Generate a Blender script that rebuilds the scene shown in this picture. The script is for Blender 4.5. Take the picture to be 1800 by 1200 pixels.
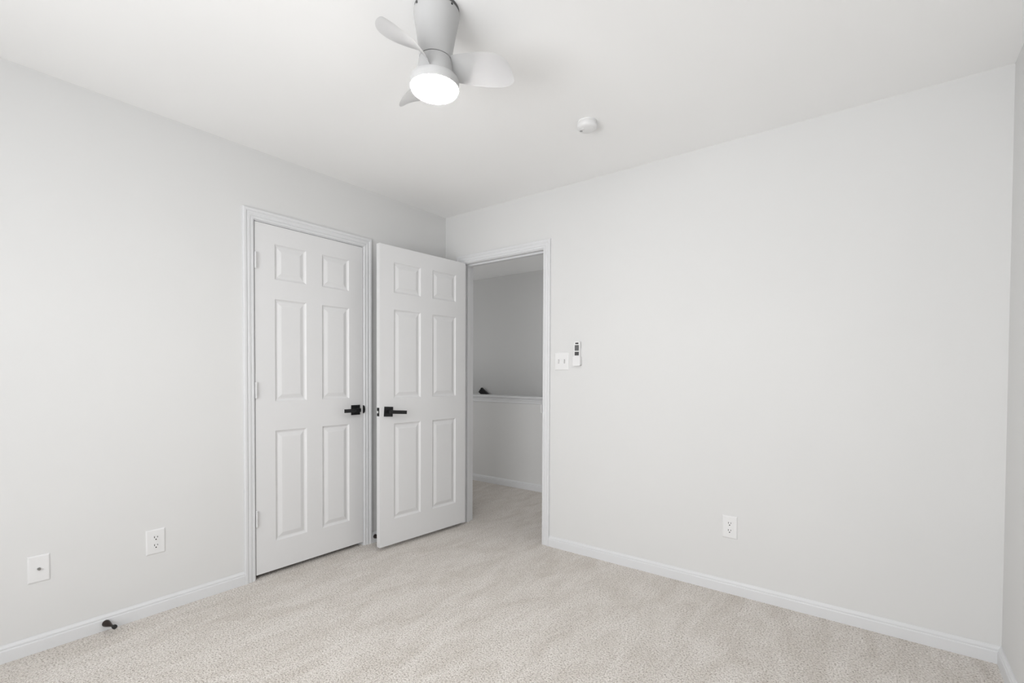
import bpy, bmesh, math, random
from mathutils import Vector, Matrix
PI = math.pi
for o in list(bpy.data.objects):
    bpy.data.objects.remove(o)
SC = bpy.context.scene
COL = SC.collection

# ------------------------------------------------------------------ camera
H, W, YR = 2.44, 3.226, -3.75            # ceiling height, room width, rear wall
cam_d = bpy.data.cameras.new('camera')
cam = bpy.data.objects.new('camera', cam_d)
COL.objects.link(cam)
cam_d.sensor_width = 36.0
cam_d.lens = 848.39 / 1800 * 36
cam_d.shift_x = 0.0
cam_d.shift_y = (673.877 - 600) / 1800
cam_d.clip_start = 0.02
yaw, pitch, roll = 0.654743, -0.018812, 0.004293
f = Vector((-math.sin(yaw) * math.cos(pitch), math.cos(yaw) * math.cos(pitch), math.sin(pitch)))
r = Vector((math.cos(yaw), math.sin(yaw), 0))
u = r.cross(f)
r2 = r * math.cos(roll) + u * math.sin(roll)
u2 = u * math.cos(roll) - r * math.sin(roll)
cam.matrix_world = Matrix(((r2.x, u2.x, -f.x, 2.82132), (r2.y, u2.y, -f.y, -2.78625),
                           (r2.z, u2.z, -f.z, 1.18057), (0, 0, 0, 1)))
SC.camera = cam

# ------------------------------------------------------------------ world, lights, exposure
wd = bpy.data.worlds.new('world')
SC.world = wd
wd.use_nodes = True
wd.node_tree.nodes['Background'].inputs[0].default_value = (0.86, 0.93, 1.0, 1)
wd.node_tree.nodes['Background'].inputs[1].default_value = 0.4
SC.view_settings.view_transform = 'Standard'
SC.view_settings.look = 'None'
SC.view_settings.gamma = 1.0
SC.view_settings.exposure = 0.07
SC.view_settings.use_curve_mapping = False


def area(name, loc, rot, sx, sy, power, color=(1, 1, 1)):
    d = bpy.data.lights.new(name, 'AREA')
    d.shape = 'RECTANGLE'
    d.size, d.size_y, d.energy, d.color = sx, sy, power, color
    o = bpy.data.objects.new(name, d)
    COL.objects.link(o)
    o.location, o.rotation_euler = loc, rot
    return o


# daylight at the rear window, then lamps added to fill ceiling and landing
WIN_R = (0.95, 2.85, 0.50, 2.12)          # rear wall window: x0, x1, z0, z1
WIN_S = (-3.35, -2.0, 0.55, 2.10)        # unseen right wall window, added for light: y0, y1, z0, z1
area('daylight_rear', (1.9, YR - 0.35, 1.35), (-PI / 2, 0, PI), 2.0, 1.7, 77, (0.99, 0.993, 1.0))
area('ceiling_fill_rear', (1.9, YR - 2.2, 0.0), (-PI / 2 - 0.4, 0, PI), 3.0, 1.4, 45)  # added lamp, sends light up through the rear window onto the ceiling
area('landing_fill_left', (-1.7, 0.15, 1.15), (PI / 2, 0, 0), 0.9, 1.7, 7)  # unseen lamp added to light the landing walls, no opening here
area('landing_fill_right', (1.9, 0.15, 1.15), (PI / 2, 0, 0), 0.9, 1.7, 7)  # matching lamp added on the right to even out the landing
area('stairwell_fill', (2.9, 1.70, 0.1), (0, PI / 2, 0), 1.5, 0.55, 15)  # unseen lamp added to brighten the far stairwell wall


# ------------------------------------------------------------------ materials
def mat(name, color, rough=0.5, metal=0.0, spec=0.5, emit=None):
    m = bpy.data.materials.new(name)
    m.use_nodes = True
    b = m.node_tree.nodes['Principled BSDF']
    b.inputs['Base Color'].default_value = (*color, 1)
    b.inputs['Roughness'].default_value = rough
    b.inputs['Metallic'].default_value = metal
    b.inputs['Specular IOR Level'].default_value = spec
    if emit:
        b.inputs['Emission Color'].default_value = (*emit[0], 1)
        b.inputs['Emission Strength'].default_value = emit[1]
    return m


def paint(name, color, rough, scale, strength, spec=0.3, var=0.02):
    """painted surface with a faint roller texture"""
    m = mat(name, color, rough, 0, spec)
    nt = m.node_tree
    b = nt.nodes['Principled BSDF']
    tc = nt.nodes.new('ShaderNodeTexCoord')
    n = nt.nodes.new('ShaderNodeTexNoise')
    n.inputs['Scale'].default_value = scale
    n.inputs['Detail'].default_value = 3
    bp = nt.nodes.new('ShaderNodeBump')
    bp.inputs['Strength'].default_value = strength
    bp.inputs['Distance'].default_value = 0.001
    nt.links.new(tc.outputs['Object'], n.inputs['Vector'])
    nt.links.new(n.outputs['Fac'], bp.inputs['Height'])
    nt.links.new(bp.outputs['Normal'], b.inputs['Normal'])
    n2 = nt.nodes.new('ShaderNodeTexNoise')
    n2.inputs['Scale'].default_value = 1.3
    nt.links.new(tc.outputs['Object'], n2.inputs['Vector'])
    rp = nt.nodes.new('ShaderNodeValToRGB')
    rp.color_ramp.elements[0].position = 0.3
    rp.color_ramp.elements[1].position = 0.7
    rp.color_ramp.elements[0].color = (*[c * (1 - var) for c in color], 1)
    rp.color_ramp.elements[1].color = (*color, 1)
    nt.links.new(n2.outputs['Fac'], rp.inputs['Fac'])
    nt.links.new(rp.outputs['Color'], b.inputs['Base Color'])
    return m


def carpet_mat():
    m = mat('cut_pile_carpet', (0.5, 0.46, 0.42), 1.0, 0, 0.05)
    nt = m.node_tree
    b = nt.nodes['Principled BSDF']
    tc = nt.nodes.new('ShaderNodeTexCoord')
    co = tc.outputs['Object']
    v = nt.nodes.new('ShaderNodeTexVoronoi')
    v.inputs['Scale'].default_value = 200
    v.inputs['Randomness'].default_value = 1
    nt.links.new(co, v.inputs['Vector'])
    n1 = nt.nodes.new('ShaderNodeTexNoise')
    n1.inputs['Scale'].default_value = 135
    n1.inputs['Detail'].default_value = 4
    n1.inputs['Roughness'].default_value = 0.75
    nt.links.new(co, n1.inputs['Vector'])
    n2 = nt.nodes.new('ShaderNodeTexNoise')
    n2.inputs['Scale'].default_value = 3.2
    n2.inputs['Detail'].default_value = 8
    n2.inputs['Roughness'].default_value = 0.72
    n2.inputs['Distortion'].default_value = 0.6
    mp = nt.nodes.new('ShaderNodeMapping')            # vacuum streaks run across the room
    mp.inputs['Rotation'].default_value = (0, 0, 0.12)
    mp.inputs['Scale'].default_value = (2.6, 0.9, 1)
    nt.links.new(co, mp.inputs['Vector'])
    nt.links.new(mp.outputs['Vector'], n2.inputs['Vector'])
    rp = nt.nodes.new('ShaderNodeValToRGB')
    e = rp.color_ramp.elements
    e[0].position, e[0].color = 0.35, (0.34, 0.296, 0.254, 1)
    e[1].position, e[1].color = 0.62, (0.97, 0.930, 0.888, 1)
    x = e.new(0.47)
    x.color = (0.80, 0.752, 0.706, 1)
    nt.links.new(n1.outputs['Fac'], rp.inputs['Fac'])
    rv = nt.nodes.new('ShaderNodeMix')
    rv.data_type = 'RGBA'
    rv.blend_type = 'MULTIPLY'
    rv.inputs[0].default_value = 1.0
    r2 = nt.nodes.new('ShaderNodeValToRGB')
    r2.color_ramp.elements[0].position, r2.color_ramp.elements[0].color = 0.36, (0.86, 0.845, 0.825, 1)
    r2.color_ramp.elements[1].position, r2.color_ramp.elements[1].color = 0.60, (1, 1, 1, 1)
    nt.links.new(n2.outputs['Fac'], r2.inputs['Fac'])
    nt.links.new(rp.outputs['Color'], rv.inputs[6])
    nt.links.new(r2.outputs['Color'], rv.inputs[7])
    nt.links.new(rv.outputs[2], b.inputs['Base Color'])
    ad = nt.nodes.new('ShaderNodeMath')
    ad.operation = 'SUBTRACT'
    nt.links.new(n1.outputs['Fac'], ad.inputs[0])
    nt.links.new(v.outputs['Distance'], ad.inputs[1])
    bp = nt.nodes.new('ShaderNodeBump')
    bp.inputs['Strength'].default_value = 0.7
    bp.inputs['Distance'].default_value = 0.006
    nt.links.new(ad.outputs[0], bp.inputs['Height'])
    nt.links.new(bp.outputs['Normal'], b.inputs['Normal'])
    return m


def glass_mat():
    m = bpy.data.materials.new('window_glass')
    m.use_nodes = True
    nt = m.node_tree
    nt.nodes.clear()
    out = nt.nodes.new('ShaderNodeOutputMaterial')
    mx = nt.nodes.new('ShaderNodeMixShader')
    t = nt.nodes.new('ShaderNodeBsdfTransparent')
    g = nt.nodes.new('ShaderNodeBsdfGlossy')
    g.inputs['Roughness'].default_value = 0.02
    mx.inputs[0].default_value = 0.06
    nt.links.new(t.outputs[0], mx.inputs[1])
    nt.links.new(g.outputs[0], mx.inputs[2])
    nt.links.new(mx.outputs[0], out.inputs[0])
    return m


M = {
    'wall': paint('wall_paint', (0.735, 0.735, 0.730), 0.75, 380, 0.06),
    'ceiling': paint('ceiling_paint', (0.95, 0.95, 0.945), 0.9, 300, 0.05, 0.1),
    'trim': paint('trim_paint', (0.74, 0.746, 0.757), 0.38, 250, 0.03, 0.4, 0.01),
    'door': paint('door_paint', (0.765, 0.765, 0.768), 0.42, 500, 0.05, 0.4, 0.01),
    'carpet': carpet_mat(),
    'black': mat('black_metal', (0.012, 0.012, 0.013), 0.42, 0.3),
    'bronze': mat('dark_bronze', (0.045, 0.034, 0.030), 0.35, 0.7),
    'rubber': mat('black_rubber', (0.01, 0.01, 0.01), 0.7),
    'chrome': mat('bright_chrome', (0.85, 0.85, 0.85), 0.18, 1.0),
    'steel': mat('dull_steel', (0.35, 0.35, 0.34), 0.35, 1.0),
    'plate': mat('white_plastic', (0.80, 0.80, 0.80), 0.35),
    'slot': mat('dark_slot', (0.02, 0.02, 0.02), 0.8),
    'slot_grey': mat('grey_slot', (0.33, 0.33, 0.33), 0.8),
    'fan': mat('fan_white_shaded', (0.50, 0.50, 0.50), 0.45),  # canopy and motor of the white fan, shade put into the base colour
    'blade': mat('fan_blade_white', (0.77, 0.77, 0.77), 0.45),
    'fan_ring': mat('fan_ring_shaded', (0.56, 0.56, 0.56), 0.45),  # white ring darkened in its base colour to imitate dimmer light
    'fan_dark': mat('fan_mount_grey', (0.12, 0.12, 0.12), 0.6),
    'hinge': mat('painted_hinge', (0.80, 0.80, 0.80), 0.35),
    'lamp': mat('lit_diffuser', (0.9, 0.9, 0.9), 0.5, 0, 0.3, ((1, 0.985, 0.96), 88.0)),
    'button': mat('grey_buttons', (0.06, 0.06, 0.062), 0.6),
    'screen': mat('dark_lens', (0.02, 0.02, 0.02), 0.3),
    'glass': glass_mat(),
}


# ------------------------------------------------------------------ helpers
def link(name, bm, m, parent=None, smooth=False, bevel=0, kind=None, loc=None, rot=None, mw=None):
    me = bpy.data.meshes.new(name)
    bmesh.ops.recalc_face_normals(bm, faces=bm.faces)
    if bevel:
        es = [e for e in bm.edges if len(e.link_faces) == 2 and e.calc_face_angle(0) > 0.6]
        bmesh.ops.bevel(bm, geom=es, offset=bevel, segments=2, profile=0.6, affect='EDGES', clamp_overlap=True)
    bm.to_mesh(me)
    bm.free()
    o = bpy.data.objects.new(name, me)
    COL.objects.link(o)
    me.materials.append(M[m])
    if smooth:
        for p in me.polygons:
            p.use_smooth = True
        me.set_sharp_from_angle(angle=math.radians(38))
    if parent:
        o.parent = parent
    if loc:
        o.location = loc
    if rot:
        o.rotation_euler = rot
    if kind:
        o['kind'] = kind
    return o


def tag(o, label, cat, group=None, kind=None):
    o['label'] = label
    o['category'] = cat
    if group:
        o['group'] = group
    if kind:
        o['kind'] = kind
    return o


def empty(name, loc, rot=(0, 0, 0)):
    o = bpy.data.objects.new(name, None)
    o.empty_display_size = 0.1
    COL.objects.link(o)
    o.location, o.rotation_euler = loc, rot
    return o


def box(bm, x0, x1, y0, y1, z0, z1):
    vs = [bm.verts.new((x, y, z)) for x in (x0, x1) for y in (y0, y1) for z in (z0, z1)]
    for q in ((0, 1, 3, 2), (4, 6, 7, 5), (0, 4, 5, 1), (2, 3, 7, 6), (0, 2, 6, 4), (1, 5, 7, 3)):
        bm.faces.new([vs[i] for i in q])
    return bm


def bx(*a):
    return box(bmesh.new(), *a)


def lathe(prof, n=64, cap0=True, cap1=True):
    """surface of revolution about z from (radius, z) pairs"""
    bm = bmesh.new()
    rings = []
    for rad, z in prof:
        rings.append([bm.verts.new((rad * math.cos(2 * PI * i / n), rad * math.sin(2 * PI * i / n), z)) for i in range(n)])
    for a, b in zip(rings, rings[1:]):
        for i in range(n):
            bm.faces.new((a[i], a[(i + 1) % n], b[(i + 1) % n], b[i]))
    if cap0:
        bm.faces.new(rings[0])
    if cap1:
        bm.faces.new(rings[-1])
    return bm


def sweep(bm, prof, stations):
    """prof: list of (a, b); stations: list of functions (a, b) -> point; closed profile"""
    rings = [[bm.verts.new(s(a, b)) for a, b in prof] for s in stations]
    n = len(prof)
    for p, q in zip(rings, rings[1:]):
        for i in range(n):
            bm.faces.new((p[i], p[(i + 1) % n], q[(i + 1) % n], q[i]))
    bm.faces.new(rings[0])
    bm.faces.new(rings[-1])
    return bm


def wall(name, axis, c0, c1, s0, s1, z0, z1, holes=()):
    """wall slab between c0 and c1 on its thin axis ('x' or 'y'), running s0..s1, with rectangular openings"""
    bm = bmesh.new()
    S = sorted({s0, s1, *[h[0] for h in holes], *[h[1] for h in holes]})
    Z = sorted({z0, z1, *[h[2] for h in holes], *[h[3] for h in holes]})
    cells = {}
    for i in range(len(S) - 1):
        for j in range(len(Z) - 1):
            sm, zm = (S[i] + S[i + 1]) / 2, (Z[j] + Z[j + 1]) / 2
            cells[i, j] = not any(h[0] < sm < h[1] and h[2] < zm < h[3] for h in holes)
    P = (lambda c, s, z: (c, s, z)) if axis == 'x' else (lambda c, s, z: (s, c, z))
    cache = {}

    def V(c, s, z):
        k = P(c, s, z)
        if k not in cache:
            cache[k] = bm.verts.new(k)
        return cache[k]

    def F(*a):
        bm.faces.new([V(*p) for p in a])
    for (i, j), on in cells.items():
        if not on:
            continue
        a, b, c, d = S[i], S[i + 1], Z[j], Z[j + 1]
        for cc in (c0, c1):
            F((cc, a, c), (cc, b, c), (cc, b, d), (cc, a, d))
        if not cells.get((i - 1, j)):
            F((c0, a, c), (c1, a, c), (c1, a, d), (c0, a, d))
        if not cells.get((i + 1, j)):
            F((c0, b, c), (c1, b, c), (c1, b, d), (c0, b, d))
        if not cells.get((i, j - 1)):
            F((c0, a, c), (c1, a, c), (c1, b, c), (c0, b, c))
        if not cells.get((i, j + 1)):
            F((c0, a, d), (c1, a, d), (c1, b, d), (c0, b, d))
    return link(name, bm, 'wall', kind='structure')


# ------------------------------------------------------------------ room shell
YA, YB, ZB, ZT = -1.5022, -0.7888, 0.0249, 2.0398       # closet door slab
TW = 0.115                                               # wall thickness
JC = (YA - 0.003, YB + 0.003, ZT + 0.003)                # closet jamb faces
JD = (0.1945, 0.9505, ZT + 0.004)                        # doorway jamb faces
JT = 0.018
HX0, HX1, HALF, FAR = -2.4, 3.0, 1.2298, 2.06            # landing extents, half wall face, far wall face

bm = bx(HX0 - TW, W + TW, YR - TW, TW, -0.12, 0)
tag(link('floor', bm, 'carpet', kind='structure'),
    'beige cut-pile carpet floor of the empty bedroom', 'carpet')
bm = bx(HX0 - TW, HX1 + TW, TW, HALF, -0.12, 0)
tag(link('floor_landing', bm, 'carpet', kind='structure'),
    'tan carpet floor of the landing beyond the open doorway', 'carpet')
tag(link('ceiling', bx(HX0 - TW, W + TW, YR - TW, TW, H, H + 0.1), 'ceiling', kind='structure'),
    'flat white bedroom ceiling above the fan', 'ceiling')
tag(link('ceiling_landing', bx(HX0 - TW, HX1 + TW, TW, FAR + TW, H, H + 0.1), 'ceiling', kind='structure'),
    'shaded ceiling of the landing seen through the doorway', 'ceiling')
tag(wall('wall_left', 'x', -TW, 0, YR - TW, 0, 0, H, [(JC[0] - JT, JC[1] + JT, -1, JC[2] + JT)]),
    'white wall on the left with the closed closet door', 'wall')
tag(wall('wall_back', 'y', 0, TW, HX0 - TW, W + TW, 0, H, [(JD[0] - JT, JD[1] + JT, -1, JD[2] + JT)]),
    'wide white wall on the right with the open doorway', 'wall')
tag(wall('wall_right', 'x', W, W + TW, YR - TW, 0, 0, H, [(WIN_S[0], WIN_S[1], WIN_S[2], WIN_S[3])]),
    'sliver of white wall at the right edge of the photo', 'wall')
tag(wall('wall_rear', 'y', YR - TW, YR, 0, W, 0, H, [WIN_R]),
    'white window wall behind the camera', 'wall')
# closet interior
bm = bmesh.new()
box(bm, -0.78, -0.70, -2.4, 0, 0, H)
box(bm, -0.70, -TW, -2.4, -2.32, 0, H)
tag(link('wall_closet', bm, 'wall', kind='structure'), 'inner walls of the closet behind the closed door', 'wall')
# landing
tag(link('wall_landing', bx(HX0, HX1, HALF, HALF + 0.115, 0, 0.925), 'wall', kind='structure'),
    'low half wall along the stairs beyond the doorway', 'wall')
tag(link('wall_stairwell', bx(HX0, HX1, FAR, FAR + TW, -2.4, H), 'wall', kind='structure'),
    'tall grey-shaded stairwell wall behind the landing half wall', 'wall')
tag(link('floor_stairwell', bx(HX0, HX1, HALF, FAR + TW, -2.4, -2.3), 'carpet', kind='structure'),  # slab added to stop sky light leaking up the stairwell
    'unseen carpet slab added to close the stairwell against sky light', 'carpet')
bm = bmesh.new()
box(bm, HX0, HX1, HALF, HALF + 0.115, -2.4, 0)
tag(link('wall_stairwell_near', bm, 'wall', kind='structure'), 'stairwell wall below the half wall', 'wall')
bm = bmesh.new()
box(bm, HX0 - TW, HX0, TW, FAR + TW, -2.4, H)
tag(link('wall_landing_left', bm, 'wall', kind='structure'), 'end wall of the landing hidden to the left', 'wall')
bm = bmesh.new()
box(bm, HX1, HX1 + TW, TW, FAR + TW, -2.4, H)
tag(link('wall_landing_right', bm, 'wall', kind='structure'), 'end wall of the landing hidden to the right', 'wall')

# half wall cap with bed moulding
capp = [(-0.024, 0.934), (-0.030, 0.939), (-0.030, 0.948), (-0.025, 0.954), (0.131, 0.955), (0.136, 0.949), (0.131, 0.938),
        (0.125, 0.926), (0.121, 0.902), (0.115, 0.882), (0.115, 0.925), (0.0, 0.925), (0.0, 0.880), (-0.009, 0.882), (-0.010, 0.905), (-0.016, 0.909), (-0.017, 0.920), (-0.010, 0.924), (-0.010, 0.934)]
bm = bmesh.new()
sweep(bm, capp, [lambda a, b, x=x: (x, HALF + a, b) for x in (HX0, HX1)])
tag(link('trim_1', bm, 'trim', kind='structure'), 'moulded white cap along the top of the half wall', 'trim')

# ------------------------------------------------------------------ baseboards
BBP = [(0, 0), (0.014, 0), (0.014, 0.047), (0.0125, 0.051), (0.0095, 0.0525), (0.0105, 0.057), (0.0095, 0.061), (0.006, 0.0655), (0.0035, 0.0708), (0, 0.0708)]


def baseboard(name, label, runs, bevel=0):
    bm = bmesh.new()
    for axis, c, sgn, s0, s1, e0, e1 in runs:
        def st(s, e):
            if axis == 'x':                              # runs along y on plane x=c
                return lambda a, b: (c + sgn * a, s + e * a, b)
            return lambda a, b: (s + e * a, c + sgn * a, b)
        sweep(bm, BBP, [st(s0, e0), st(s1, e1)])
    return tag(link(name, bm, 'trim', kind='structure'), label, 'baseboard')


CW = 0.0585                                              # casing width
CI = 0.005                                               # reveal
baseboard('baseboard_left', 'white baseboard along the left wall beside the closet door',
          [('x', 0, 1, YR, JC[0] - CI - CW, 1, 0), ('x', 0, 1, JC[1] + CI + CW, 0, 0, -1)])
baseboard('baseboard_back', 'white baseboard along the wide wall right of the doorway',
          [('y', 0, -1, 0, JD[0] - CI - CW, 1, 0), ('y', 0, -1, JD[1] + CI + CW, W, 0, -1)])
baseboard('baseboard_right', 'short white baseboard at the right edge of the photo', [('x', W, -1, YR, 0, 1, -1)])
baseboard('baseboard_rear', 'white baseboard under the window behind the camera', [('y', YR, 1, 0, W, 1, -1)])
baseboard('baseboard_landing', 'grey-shaded baseboard at the foot of the half wall', [('y', HALF, -1, HX0, HX1, 0, 0)])

# ------------------------------------------------------------------ door casings and jambs
CP = [(0, 0), (0, 0.007), (0.002, 0.009), (0.011, 0.0098), (0.013, 0.0075), (0.016, 0.0075), (0.019, 0.011), (0.030, 0.0125),
      (0.034, 0.0110), (0.037, 0.0110), (0.042, 0.0155), (0.053, 0.0165), (0.0575, 0.0145), (CW, 0.011), (CW, 0)]


def casing(bm, s0, s1, zt, place):
    """mitred casing round an opening; place(s, z, t) -> world point"""
    sweep(bm, CP, [lambda a, b: place(s0 - a, 0, b), lambda a, b: place(s0 - a, zt + a, b),
                   lambda a, b: place(s1 + a, zt + a, b), lambda a, b: place(s1 + a, 0, b)])


def jamb(bm, s0, s1, zt, place, d0, d1, stop0, stop1):
    """three jamb boards plus door stop, depth d0..d1 through the wall"""
    def pb(a0, a1, z0, z1, t0, t1):
        p = [place(a, z, t) for a in (a0, a1) for t in (t0, t1) for z in (z0, z1)]
        vs = [bm.verts.new(q) for q in p]
        for q in ((0, 1, 3, 2), (4, 6, 7, 5), (0, 4, 5, 1), (2, 3, 7, 6), (0, 2, 6, 4), (1, 5, 7, 3)):
            bm.faces.new([vs[i] for i in q])
    pb(s0 - JT, s0, 0, zt + JT, d0, d1)
    pb(s1, s1 + JT, 0, zt + JT, d0, d1)
    pb(s0, s1, zt, zt + JT, d0, d1)
    pb(s0, s0 + 0.011, 0, zt, stop0, stop1)
    pb(s1 - 0.011, s1, 0, zt, stop0, stop1)
    pb(s0 + 0.011, s1 - 0.011, zt - 0.011, zt, stop0, stop1)


PL = lambda s, z, t: (t, s, z)                           # closet: on the left wall, t towards the room
PBk = lambda s, z, t: (s, -t, z)                         # doorway: on the back wall, t towards the room
PHl = lambda s, z, t: (s, TW + t, z)                     # doorway, landing side
bm = bmesh.new()
casing(bm, JC[0] - CI, JC[1] + CI, JC[2] + CI, PL)
t1 = tag(link('trim_2', bm, 'trim', kind='structure'), 'white moulded casing framing the closed closet door', 'door casing')
bm = bmesh.new()
jamb(bm, JC[0], JC[1], JC[2], PL, -TW, 0.0, -0.075, -0.038)
link('door_jamb', bm, 'trim', t1)
# strike plate with curved lip on the closet jamb
bm = bmesh.new()
pts = [(-0.027, 0), (-0.027, 0.010), (-0.018, 0.0155), (0, 0.0175), (0.018, 0.0155), (0.027, 0.010), (0.027, 0)]
a = [bm.verts.new((t - 0.004, JC[1] - 0.0012, 0.938 + z)) for z, t in pts]
b = [bm.verts.new((t - 0.004, JC[1] + 0.0008 + max(0, t - 0.004) * 0.45, 0.938 + z)) for z, t in pts]
bm.faces.new(a)
bm.faces.new(b)
for i in range(7):
    bm.faces.new((a[i], a[(i + 1) % 7], b[(i + 1) % 7], b[i]))
link('strike_plate', bm, 'black', t1)['label'] = 'black strike plate lip'

bm = bmesh.new()
casing(bm, JD[0] - CI, JD[1] + CI, JD[2] + CI, PBk)
casing(bm, JD[0] - CI, JD[1] + CI, JD[2] + CI, PHl)
t2 = tag(link('trim_3', bm, 'trim', kind='structure'), 'white moulded casing around the open doorway to the landing', 'door casing')
bm = bmesh.new()
jamb(bm, JD[0], JD[1], JD[2], PBk, -TW, 0.0, -0.075, -0.040)
link('door_jamb', bm, 'trim', t2)
bm = bmesh.new()
box(bm, JD[1] - 0.0015, JD[1] + 0.0005, -0.016, 0.030, 0.945 - 0.028, 0.945 + 0.028)
link('strike_plate', bm, 'hinge', t2, bevel=0.0006)


# ------------------------------------------------------------------ six panel doors
def slab(width, zb, zt, th, cuts_u, cuts_z):
    """slab in local x (0..width), front face at y=0 facing -y, back at y=th; moulded panels both sides"""
    bm = bmesh.new()
    U = [0, *cuts_u, width]
    Z = [zb, *cuts_z, zt]
    rings = [(0.0, 0.0), (0.002, 0.0022), (0.006, 0.0062), (0.011, 0.0088), (0.015, 0.0094), (0.018, 0.0090), (0.030, 0.0048), (0.038, 0.0024), (0.041, 0.0018)]
    for side in (0, 1):
        Y = (lambda d: d) if side == 0 else (lambda d: th - d)
        for i in range(len(U) - 1):
            for j in range(len(Z) - 1):
                x0, x1, z0, z1 = U[i], U[i + 1], Z[j], Z[j + 1]
                if i % 2 == 1 and j % 2 == 1:
                    prev = None
                    for k, d in rings:
                        q = [bm.verts.new(p) for p in ((x0 + k, Y(d), z0 + k), (x1 - k, Y(d), z0 + k), (x1 - k, Y(d), z1 - k), (x0 + k, Y(d), z1 - k))]
                        if prev:
                            for e in range(4):
                                bm.faces.new((prev[e], prev[(e + 1) % 4], q[(e + 1) % 4], q[e]))
                        prev = q
                    bm.faces.new(prev)
                else:
                    bm.faces.new([bm.verts.new(p) for p in ((x0, Y(0), z0), (x1, Y(0), z0), (x1, Y(0), z1), (x0, Y(0), z1))])
    for a, b in (((0, zb), (width, zb)), ((width, zb), (width, zt)), ((width, zt), (0, zt)), ((0, zt), (0, zb))):
        bm.faces.new([bm.verts.new(p) for p in ((a[0], 0, a[1]), (b[0], 0, b[1]), (b[0], th, b[1]), (a[0], th, a[1]))])
    bmesh.ops.remove_doubles(bm, verts=bm.verts, dist=1e-5)
    return bm


def lever(parent, x, z, sgn, y=0.0, out=-1, col='black'):
    """square rose + flat lever on the face at y, lever towards sgn*x, projecting out (-1: -y)"""
    e = link('door_lever', bx(-0.033, 0.033, *sorted((0, out * 0.008)), -0.033, 0.033), col, parent, bevel=0.0012)
    e.location = (x, y, z)
    e['label'] = 'black square rose with lever'
    bm = lathe([(0.011, 0), (0.011, 0.032), (0.010, 0.034)], 24)
    n = link('neck', bm, col, e, smooth=True, rot=(PI / 2 if out < 0 else -PI / 2, 0, 0))
    n.location = (0, out * 0.007, 0)
    prof = [(-0.013, 0.030), (-0.013, 0.047), (0.030, 0.054), (0.114, 0.054), (0.114, 0.046), (0.032, 0.045)]
    bm = bmesh.new()
    A = [bm.verts.new((sgn * a, out * b, -0.0118)) for a, b in prof]
    B = [bm.verts.new((sgn * a, out * b, 0.0118)) for a, b in prof]
    bm.faces.new(A)
    bm.faces.new(B)
    for i in range(len(prof)):
        bm.faces.new((A[i], A[(i + 1) % len(prof)], B[(i + 1) % len(prof)], B[i]))
    link('lever_arm', bm, col, e, bevel=0.001)
    return e


def hinge(parent, x, y, z):
    """knuckle barrel with finial tips"""
    prof = [(0.0035, -0.0475), (0.0055, -0.046), (0.0062, -0.0445)]
    for k in range(5):
        z0 = -0.0445 + k * 0.0178
        prof += [(0.0062, z0 + 0.0006), (0.0065, z0 + 0.001), (0.0065, z0 + 0.0168), (0.0058, z0 + 0.0174), (0.0058, z0 + 0.0178)]
    prof += [(0.0062, 0.0446), (0.0055, 0.0465), (0.0035, 0.048)]
    bm = lathe(prof, 20)
    box(bm, -0.004, -0.002, -0.012, 0.0, -0.0445, 0.0445)
    o = link('hinge', bm, 'hinge', parent, smooth=True)
    o.location = (x, y, z)
    return o


ZC = [0.195, 0.845, 1.017, 1.615, 1.729, 1.933]
# closet door: local x runs along +y of the room, front face faces the room
d1 = tag(empty('door_1', (0, YA, 0), (0, 0, PI / 2)), 'closed white six-panel closet door in the left wall', 'door', kind='structure')
# local (x, y) -> world: x->+y, y->-x ; front (-y) -> +x
wd_ = YB - YA
link('door_slab', slab(wd_, ZB, ZT, 0.035, (0.1135, 0.308, 0.413, 0.6075), ZC), 'door', d1)
lever(d1, wd_ - 0.0595, 0.937, -1)
for z in (0.349, 1.084, 1.821):
    hinge(d1, 0.0035, -0.0050, z)

# open door: local x from the hinge to the free edge, visible face at y = 0
ANG = 1.634737
d2 = tag(empty('door_2', (0.2414, -0.0236, 0), (0, 0, -ANG)), 'open white six-panel door standing beside the doorway', 'door', kind='structure')
# local x -> (cos, -sin); local y -> (sin, cos) which points to +x of room: the visible face is +y side
DW = 0.772
bm = slab(DW, ZB, ZT, 0.035, (0.100, 0.327, 0.434, 0.660), ZC)
bmesh.ops.translate(bm, verts=bm.verts, vec=(0, -0.035, 0))
link('door_slab', bm, 'door', d2)
lever(d2, DW - 0.0655, 0.928, -1, 0.0, 1).rotation_euler = (0, math.radians(-4), 0)
lever(d2, DW - 0.0655, 0.928, -1, -0.035, -1)
lp = link('latch_plate', bx(-0.0005, 0.0012, -0.0125, 0.0125, -0.0285, 0.0285), 'black', d2, bevel=0.0004)
lp.location = (DW, -0.0175, 0.928)
lp['label'] = 'black latch face plate'
bm = bmesh.new()
vs = [bm.verts.new(p) for p in ((0, -0.007, -0.008), (0, 0.007, -0.008), (0, 0.007, 0.008), (0, -0.007, 0.008),
                                (0.004, -0.006, -0.0075), (0.013, 0.006, -0.0075), (0.013, 0.006, 0.0075), (0.004, -0.006, 0.0075))]
for q in ((0, 1, 2, 3), (4, 5, 6, 7), (0, 1, 5, 4), (1, 2, 6, 5), (2, 3, 7, 6), (3, 0, 4, 7)):
    bm.faces.new([vs[i] for i in q])
link('latch_bolt', bm, 'chrome', lp, bevel=0.001)['label'] = 'bright metal latch bolt'


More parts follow.
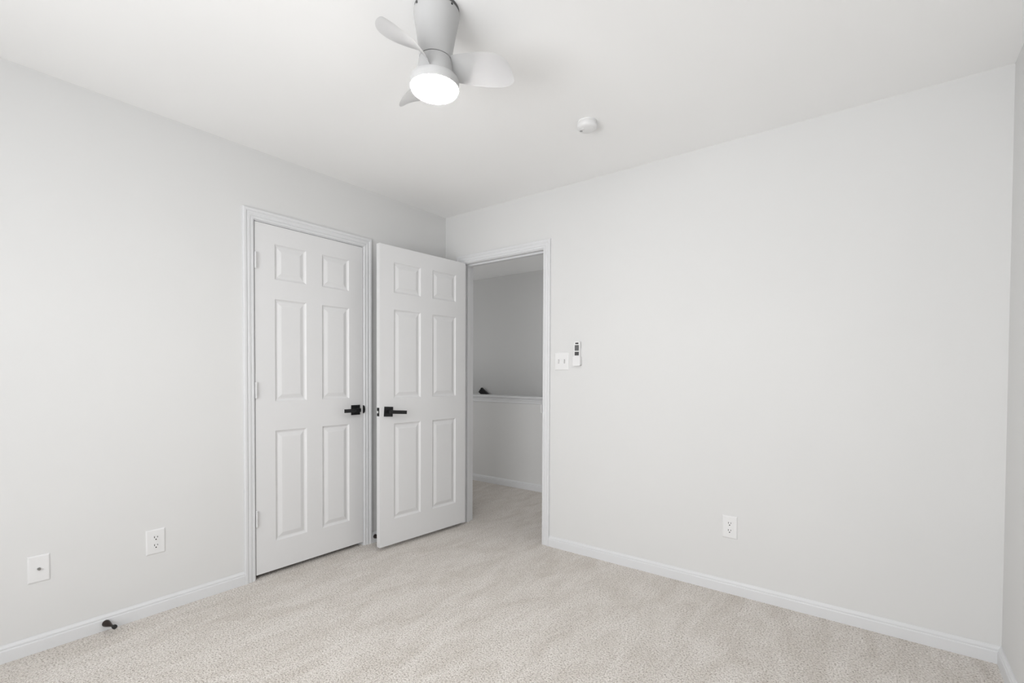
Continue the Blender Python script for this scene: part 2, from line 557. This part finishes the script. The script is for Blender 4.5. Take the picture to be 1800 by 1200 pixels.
# ------------------------------------------------------------------ wall plates (local: x right, z up, -y out of the wall)
def plate(bm, w, h, t=0.0055, bev=0.006):
    rings = [(0, 0), (0, -0.0012), (bev * 0.45, -t * 0.8), (bev, -t)]
    prev = None
    for k, y in rings:
        q = [bm.verts.new((sx * (w / 2 - k), y, sz * (h / 2 - k))) for sx, sz in ((-1, -1), (1, -1), (1, 1), (-1, 1))]
        if prev:
            for e in range(4):
                bm.faces.new((prev[e], prev[(e + 1) % 4], q[(e + 1) % 4], q[e]))
        else:
            bm.faces.new(q)
        prev = q
    bm.faces.new(prev)
    return bm


def disc(bm, x, z, y0, y1, rad, n=24, flat=None):
    A, B = [], []
    for i in range(n):
        a = 2 * PI * i / n
        px, pz = rad * math.cos(a), rad * math.sin(a)
        if flat:
            pz = max(-flat, min(flat, pz))
        A.append(bm.verts.new((x + px, y0, z + pz)))
        B.append(bm.verts.new((x + px, y1, z + pz)))
    bm.faces.new(A)
    bm.faces.new(B)
    for i in range(n):
        bm.faces.new((A[i], A[(i + 1) % n], B[(i + 1) % n], B[i]))
    return bm


def outlet(loc, rz, w, h, label):
    root = tag(empty('electrical_outlet', loc, (0, 0, rz)), label, 'outlet')
    link('cover_plate', plate(bmesh.new(), w, h), 'plate', root)
    for s in (1, -1):
        rc = link('receptacle', disc(bmesh.new(), 0, 0, -0.004, -0.0075, 0.0168, 32, 0.0140), 'plate', root)
        rc.location = (0, 0, s * 0.0195)
        sl = bmesh.new()
        box(sl, -0.0077, -0.0050, -0.0070, -0.0079, -0.0005, 0.0085)
        box(sl, 0.0050, 0.0077, -0.0070, -0.0079, 0.0005, 0.0075)
        disc(sl, 0, -0.0075, -0.0070, -0.0079, 0.0031, 12)
        link('slots', sl, 'slot', rc)['label'] = 'dark plug slots'
    link('screw', disc(bmesh.new(), 0, 0, -0.0052, -0.0068, 0.003, 12), 'plate', root)
    return root


LW, BW = PI / 2, 0.0      # rz so that local -y faces the room: left wall -> +x, back wall -> -y
outlet((0, -1.9818, 0.3535), LW, 0.0795, 0.1215, 'white duplex outlet low on the left wall, nearest the closet door')
outlet((2.1766, 0, 0.3590), BW, 0.0765, 0.1215, 'white duplex outlet on the wide wall right of the doorway')

root = tag(empty('cable_outlet', (0, -2.3958, 0.3510), (0, 0, LW)), 'white wall plate with a single metal cable jack, far left', 'wall plate')
link('cover_plate', plate(bmesh.new(), 0.070, 0.114), 'plate', root)
bm = bmesh.new()
disc(bm, 0, 0, -0.005, -0.0085, 0.0062, 6)
disc(bm, 0, 0, -0.0085, -0.0165, 0.0046, 20)
disc(bm, 0, 0, -0.0165, -0.0168, 0.0030, 20)
link('coax_jack', bm, 'steel', root)['label'] = 'threaded metal jack'
for s in (1, -1):
    sc = link('screw', disc(bmesh.new(), 0, 0, -0.0050, -0.0064, 0.0028, 12), 'plate', root)
    sc.location = (0, 0, s * 0.042)

root = tag(empty('light_switch', (1.1057, 0, 1.2705), (0, 0, BW)), 'white double toggle light switch plate beside the doorway casing', 'light switch')
link('cover_plate', plate(bmesh.new(), 0.1090, 0.1190), 'plate', root)
for s in (-1, 1):
    fr = link('toggle_slot', bx(-0.0055, 0.0055, -0.0048, -0.0060, -0.0125, 0.0125), 'slot_grey', root)
    fr.location = (s * 0.0225, 0, -0.001)
    bm = bmesh.new()
    vs = [bm.verts.new(p) for p in ((-0.0045, -0.005, -0.0105), (0.0045, -0.005, -0.0105), (0.0045, -0.005, 0.0085), (-0.0045, -0.005, 0.0085),
                                    (-0.0035, -0.0165, 0.0005), (0.0035, -0.0165, 0.0005), (0.0035, -0.0150, 0.0085), (-0.0035, -0.0150, 0.0085))]
    for q in ((0, 1, 2, 3), (4, 5, 6, 7), (0, 1, 5, 4), (1, 2, 6, 5), (2, 3, 7, 6), (3, 0, 4, 7)):
        bm.faces.new([vs[i] for i in q])
    link('toggle', bm, 'plate', fr, bevel=0.0008)
    for k in (1, -1):
        sc = link('screw', disc(bmesh.new(), 0, 0, -0.0050, -0.0064, 0.0025, 12), 'plate', root)
        sc.location = (s * 0.0225, 0, k * 0.030)

# remote control in its wall cradle
RX, RZ = 1.2305, 1.3200


def rounded(bm, x0, x1, y0, y1, z0, z1, rad, n=6):
    out = []
    for cx, cz, a0 in ((x1 - rad, z1 - rad, 0), (x0 + rad, z1 - rad, 90), (x0 + rad, z0 + rad, 180), (x1 - rad, z0 + rad, 270)):
        for i in range(n + 1):
            a = math.radians(a0 + 90 * i / n)
            out.append((cx + rad * math.cos(a), cz + rad * math.sin(a)))
    A = [bm.verts.new((x, y0, z)) for x, z in out]
    B = [bm.verts.new((x, y1, z)) for x, z in out]
    bm.faces.new(A)
    bm.faces.new(B)
    for i in range(len(out)):
        bm.faces.new((A[i], A[(i + 1) % len(out)], B[(i + 1) % len(out)], B[i]))
    return bm


crad = tag(empty('remote_cradle', (RX, 0, RZ), (0, 0, 0)), 'white wall cradle holding the remote control near the switch', 'holder')
link('back_plate', rounded(bmesh.new(), -0.027, 0.027, 0, -0.003, -0.080, 0.035, 0.006), 'plate', crad, bevel=0.0008)
bm = bmesh.new()
rounded(bm, -0.0275, 0.0275, -0.0215, -0.0245, -0.081, -0.020, 0.006)
box(bm, -0.0275, -0.0255, -0.002, -0.022, -0.076, -0.024)
box(bm, 0.0255, 0.0275, -0.002, -0.022, -0.076, -0.024)
box(bm, -0.0215, 0.0215, -0.002, -0.022, -0.081, -0.0785)
link('pocket', bm, 'plate', crad)
rem = tag(empty('remote_control', (RX, -0.0035, RZ), (0, 0, 0)), 'slim white fan remote with dark buttons hanging in its wall cradle', 'remote control')
link('body', rounded(bmesh.new(), -0.0225, 0.0225, 0, -0.0172, -0.0775, 0.0785, 0.008), 'plate', rem, bevel=0.002)
link('lens', bx(-0.0105, 0.0125, -0.0168, -0.0178, 0.0610, 0.0700), 'screen', rem)['label'] = 'dark infrared lens'
for row in range(8):
    for c in range(3):
        z = (0.0500 - row * 0.0092) if row < 4 else (0.0500 - 4 * 0.0092 - 0.0065 - (row - 4) * 0.0080)
        if row == 7:
            continue
        k = link('button', rounded(bmesh.new(), -0.0050, 0.0050, 0, -0.0012, -0.0040, 0.0040, 0.0012, 3), 'button', rem)
        k.location = (-0.0095 + c * 0.0105, -0.0170, z)


# ------------------------------------------------------------------ door stops on the baseboard
def door_stop(y, z, label, length=0.075, turn=0.0):
    root = tag(empty('door_stop', (0.0138, y, z), (0, PI / 2, turn)), label, 'door stop', 'door stops on the baseboard')
    link('base', lathe([(0.0150, 0), (0.0152, 0.003), (0.0142, 0.010), (0.0115, 0.022), (0.0085, 0.034), (0.0062, 0.044), (0.0052, 0.052), (0.0052, length - 0.012)], 32), 'bronze', root, smooth=True)
    link('rubber_tip', lathe([(0.0060, length - 0.013), (0.0090, length - 0.011), (0.0098, length - 0.006), (0.0095, length - 0.001), (0.0080, length)], 32), 'rubber', root, smooth=True)


door_stop(-2.1790, 0.0330, 'bronze door stop on the left baseboard, below the wall plates', 0.078, 0.21)
door_stop(-0.7000, 0.0430, 'dark door stop in the gap behind the open door')

# ------------------------------------------------------------------ stair handrail on the far stairwell wall
hr = tag(empty('stair_handrail', (-1.372, FAR - 0.06, 0.975), (0, math.radians(36), 0)), 'black stair handrail end showing above the half wall cap', 'handrail')
prof = [(-0.018, -0.036), (0.018, -0.036), (0.022, -0.030), (0.022, 0.004), (0.016, 0.010), (0.016, 0.018), (0.022, 0.024), (0.022, 0.032), (0.014, 0.038),
        (-0.014, 0.038), (-0.022, 0.032), (-0.022, 0.024), (-0.016, 0.018), (-0.016, 0.010), (-0.022, 0.004), (-0.022, -0.030)]
bm = bmesh.new()
sweep(bm, prof, [lambda a, b, x=x: (x, a, b) for x in (0.0, 2.2)])
link('rail', bm, 'black', hr)
for x in (0.35, 1.2, 2.0):
    br = link('bracket', bx(-0.010, 0.010, -0.012, 0.060, -0.060, -0.036), 'black', hr)
    br.location = (x, 0, 0)

# ------------------------------------------------------------------ smoke detector
sd = tag(empty('smoke_detector', (1.6330, -0.6315, H), (PI, 0, 0)), 'round white smoke detector on the ceiling near the doorway', 'smoke detector')
link('base', lathe([(0.0495, 0), (0.0495, 0.006), (0.0475, 0.0075)], 64), 'plate', sd, smooth=True)
link('cover', lathe([(0.0480, 0.0068), (0.0500, 0.010), (0.0500, 0.026), (0.0490, 0.029), (0.0440, 0.0345), (0.0340, 0.0375), (0.0, 0.0380)][:-1], 64), 'plate', sd, smooth=True)
b_ = link('test_button', lathe([(0.0085, 0.0365), (0.0085, 0.0385), (0.0075, 0.0392)], 24), 'plate', sd, smooth=True)
b_.location = (-0.012, 0.020, 0)
v_ = link('sensor_vent', lathe([(0.0075, 0.0368), (0.0075, 0.0380)], 24), 'slot_grey', sd)
v_.location = (-0.030, 0.006, -0.0005)

# ------------------------------------------------------------------ ceiling fan
FX, FY = 1.5802, -1.6050
fan = tag(empty('ceiling_fan', (FX, FY, H)), 'small white flush-mount ceiling fan with a lit round light', 'ceiling fan')
TILT = math.radians(-1.6)
fan.rotation_euler = Matrix.Rotation(TILT, 3, Vector((-f.x, -f.y, 0)).normalized()).to_euler()
link('mount_plate', lathe([(0.0768, 0.001), (0.0768, -0.013)], 72), 'fan_dark', fan)['label'] = 'dark mounting bracket'
can = link('canopy', lathe([(0.0720, -0.010), (0.0768, -0.010), (0.0783, -0.0125), (0.0788, -0.019), (0.0776, -0.028), (0.0750, -0.044), (0.0712, -0.064),
                            (0.0672, -0.086), (0.0638, -0.108), (0.0608, -0.128), (0.0582, -0.148), (0.0564, -0.162), (0.0555, -0.170)], 96), 'fan', fan, smooth=True)
for k, (a, zz) in enumerate(((math.radians(-4), -0.017), (math.radians(-100), -0.017))):
    s = link('screw_hole', lathe([(0.0036, -0.001), (0.0036, 0.0012)], 16), 'slot', can)
    s.location = (0.0785 * math.cos(a), 0.0785 * math.sin(a), zz)
    s.rotation_euler = (0, PI / 2, a)
link('motor_housing', lathe([(0.0510, -0.1705), (0.0545, -0.172), (0.0568, -0.180), (0.0600, -0.205), (0.0640, -0.228), (0.0660, -0.242)], 96), 'fan', fan, smooth=True)
ring = link('light_ring', lathe([(0.0640, -0.236), (0.0770, -0.2365), (0.0815, -0.2385), (0.0836, -0.2430), (0.0840, -0.2500), (0.0836, -0.2700), (0.0805, -0.2702), (0.0800, -0.2600)], 96), 'fan_ring', fan, smooth=True)
link('light_diffuser', lathe([(0.0803, -0.262), (0.0808, -0.272), (0.0795, -0.279), (0.0740, -0.2835), (0.060, -0.2855), (0.030, -0.2865)], 96), 'lamp', fan, smooth=True)['label'] = 'glowing white diffuser'


def blade(ang):
    """upper (raised, leading) edge and lower (trailing) edge lofted with a twist; local x outward, y counter-clockwise"""
    T, D = Vector((0.2728, 0.0181, -0.2076)), Vector((0.0264, 0.0531, -0.0419))
    up = [Vector((0.0534, -0.0211, -0.1665)), Vector((0.2385, -0.1202, -0.1954)), T - 0.95 * D, T]
    lo = [Vector((0.0589, 0.0251, -0.2307)), Vector((0.1337, 0.0656, -0.2157)), T + 0.8389 * D, T]
    m = 10

    def crv(P, t):
        return P[0] * (1 - t) ** 3 + P[1] * 3 * t * (1 - t) ** 2 + P[2] * 3 * t * t * (1 - t) + P[3] * t ** 3
    bm = bmesh.new()
    N = 40
    g = []
    for i in range(N + 1):
        t = i / N
        t = 1 - (1 - t) ** 1.5 if i < N else 0.9995
        A, B = crv(up, t), crv(lo, t)
        row = []
        for j in range(m + 1):
            s = j / m
            p = A.lerp(B, s)
            p.z += 0.012 * math.sin(PI * s) * (1 - t)       # camber
            row.append(bm.verts.new(p))
        g.append(row)
    for i in range(N):
        for j in range(m):
            bm.faces.new((g[i][j], g[i + 1][j], g[i + 1][j + 1], g[i][j + 1]))
    ret = bmesh.ops.solidify(bm, geom=bm.faces[:], thickness=0.0035)
    o = link('blade', bm, 'blade', fan, smooth=True)
    o.rotation_euler = (0, 0, ang)
    return o


for k in range(3):
    blade(math.radians(38.3 + 120 * k))


# ------------------------------------------------------------------ windows behind the camera
def window(name, label, rz, loc, w, h):
    root = tag(empty(name, loc, (0, 0, rz)), label, 'window', kind='structure')
    fr = bmesh.new()
    for x0, x1, z0, z1 in ((-w / 2, -w / 2 + 0.045, 0, h), (w / 2 - 0.045, w / 2, 0, h), (-w / 2 + 0.045, w / 2 - 0.045, 0, 0.045),
                           (-w / 2 + 0.045, w / 2 - 0.045, h - 0.045, h), (-w / 2 + 0.045, w / 2 - 0.045, h / 2 - 0.02, h / 2 + 0.02)):
        box(fr, x0, x1, 0.03, 0.08, z0, z1)
    link('window_frame', fr, 'trim', root)
    link('window_pane', bx(-w / 2 + 0.02, w / 2 - 0.02, 0.053, 0.057, 0.02, h - 0.02), 'glass', root)
    c = bmesh.new()
    for x0, x1, z0, z1 in ((-w / 2 - 0.06, -w / 2, -0.06, h + 0.06), (w / 2, w / 2 + 0.06, -0.06, h + 0.06), (-w / 2, w / 2, h, h + 0.06), (-w / 2, w / 2, -0.06, 0)):
        box(c, x0, x1, -0.014, 0, z0, z1)
    link('window_casing', c, 'trim', root)


window('window_1', 'white framed window in the wall behind the camera', PI, ((WIN_R[0] + WIN_R[1]) / 2, YR, WIN_R[2]), WIN_R[1] - WIN_R[0], WIN_R[3] - WIN_R[2])
window('window_2', 'unseen white framed window added in the right wall for light', -PI / 2, (W, (WIN_S[0] + WIN_S[1]) / 2, WIN_S[2]), WIN_S[1] - WIN_S[0], WIN_S[3] - WIN_S[2])
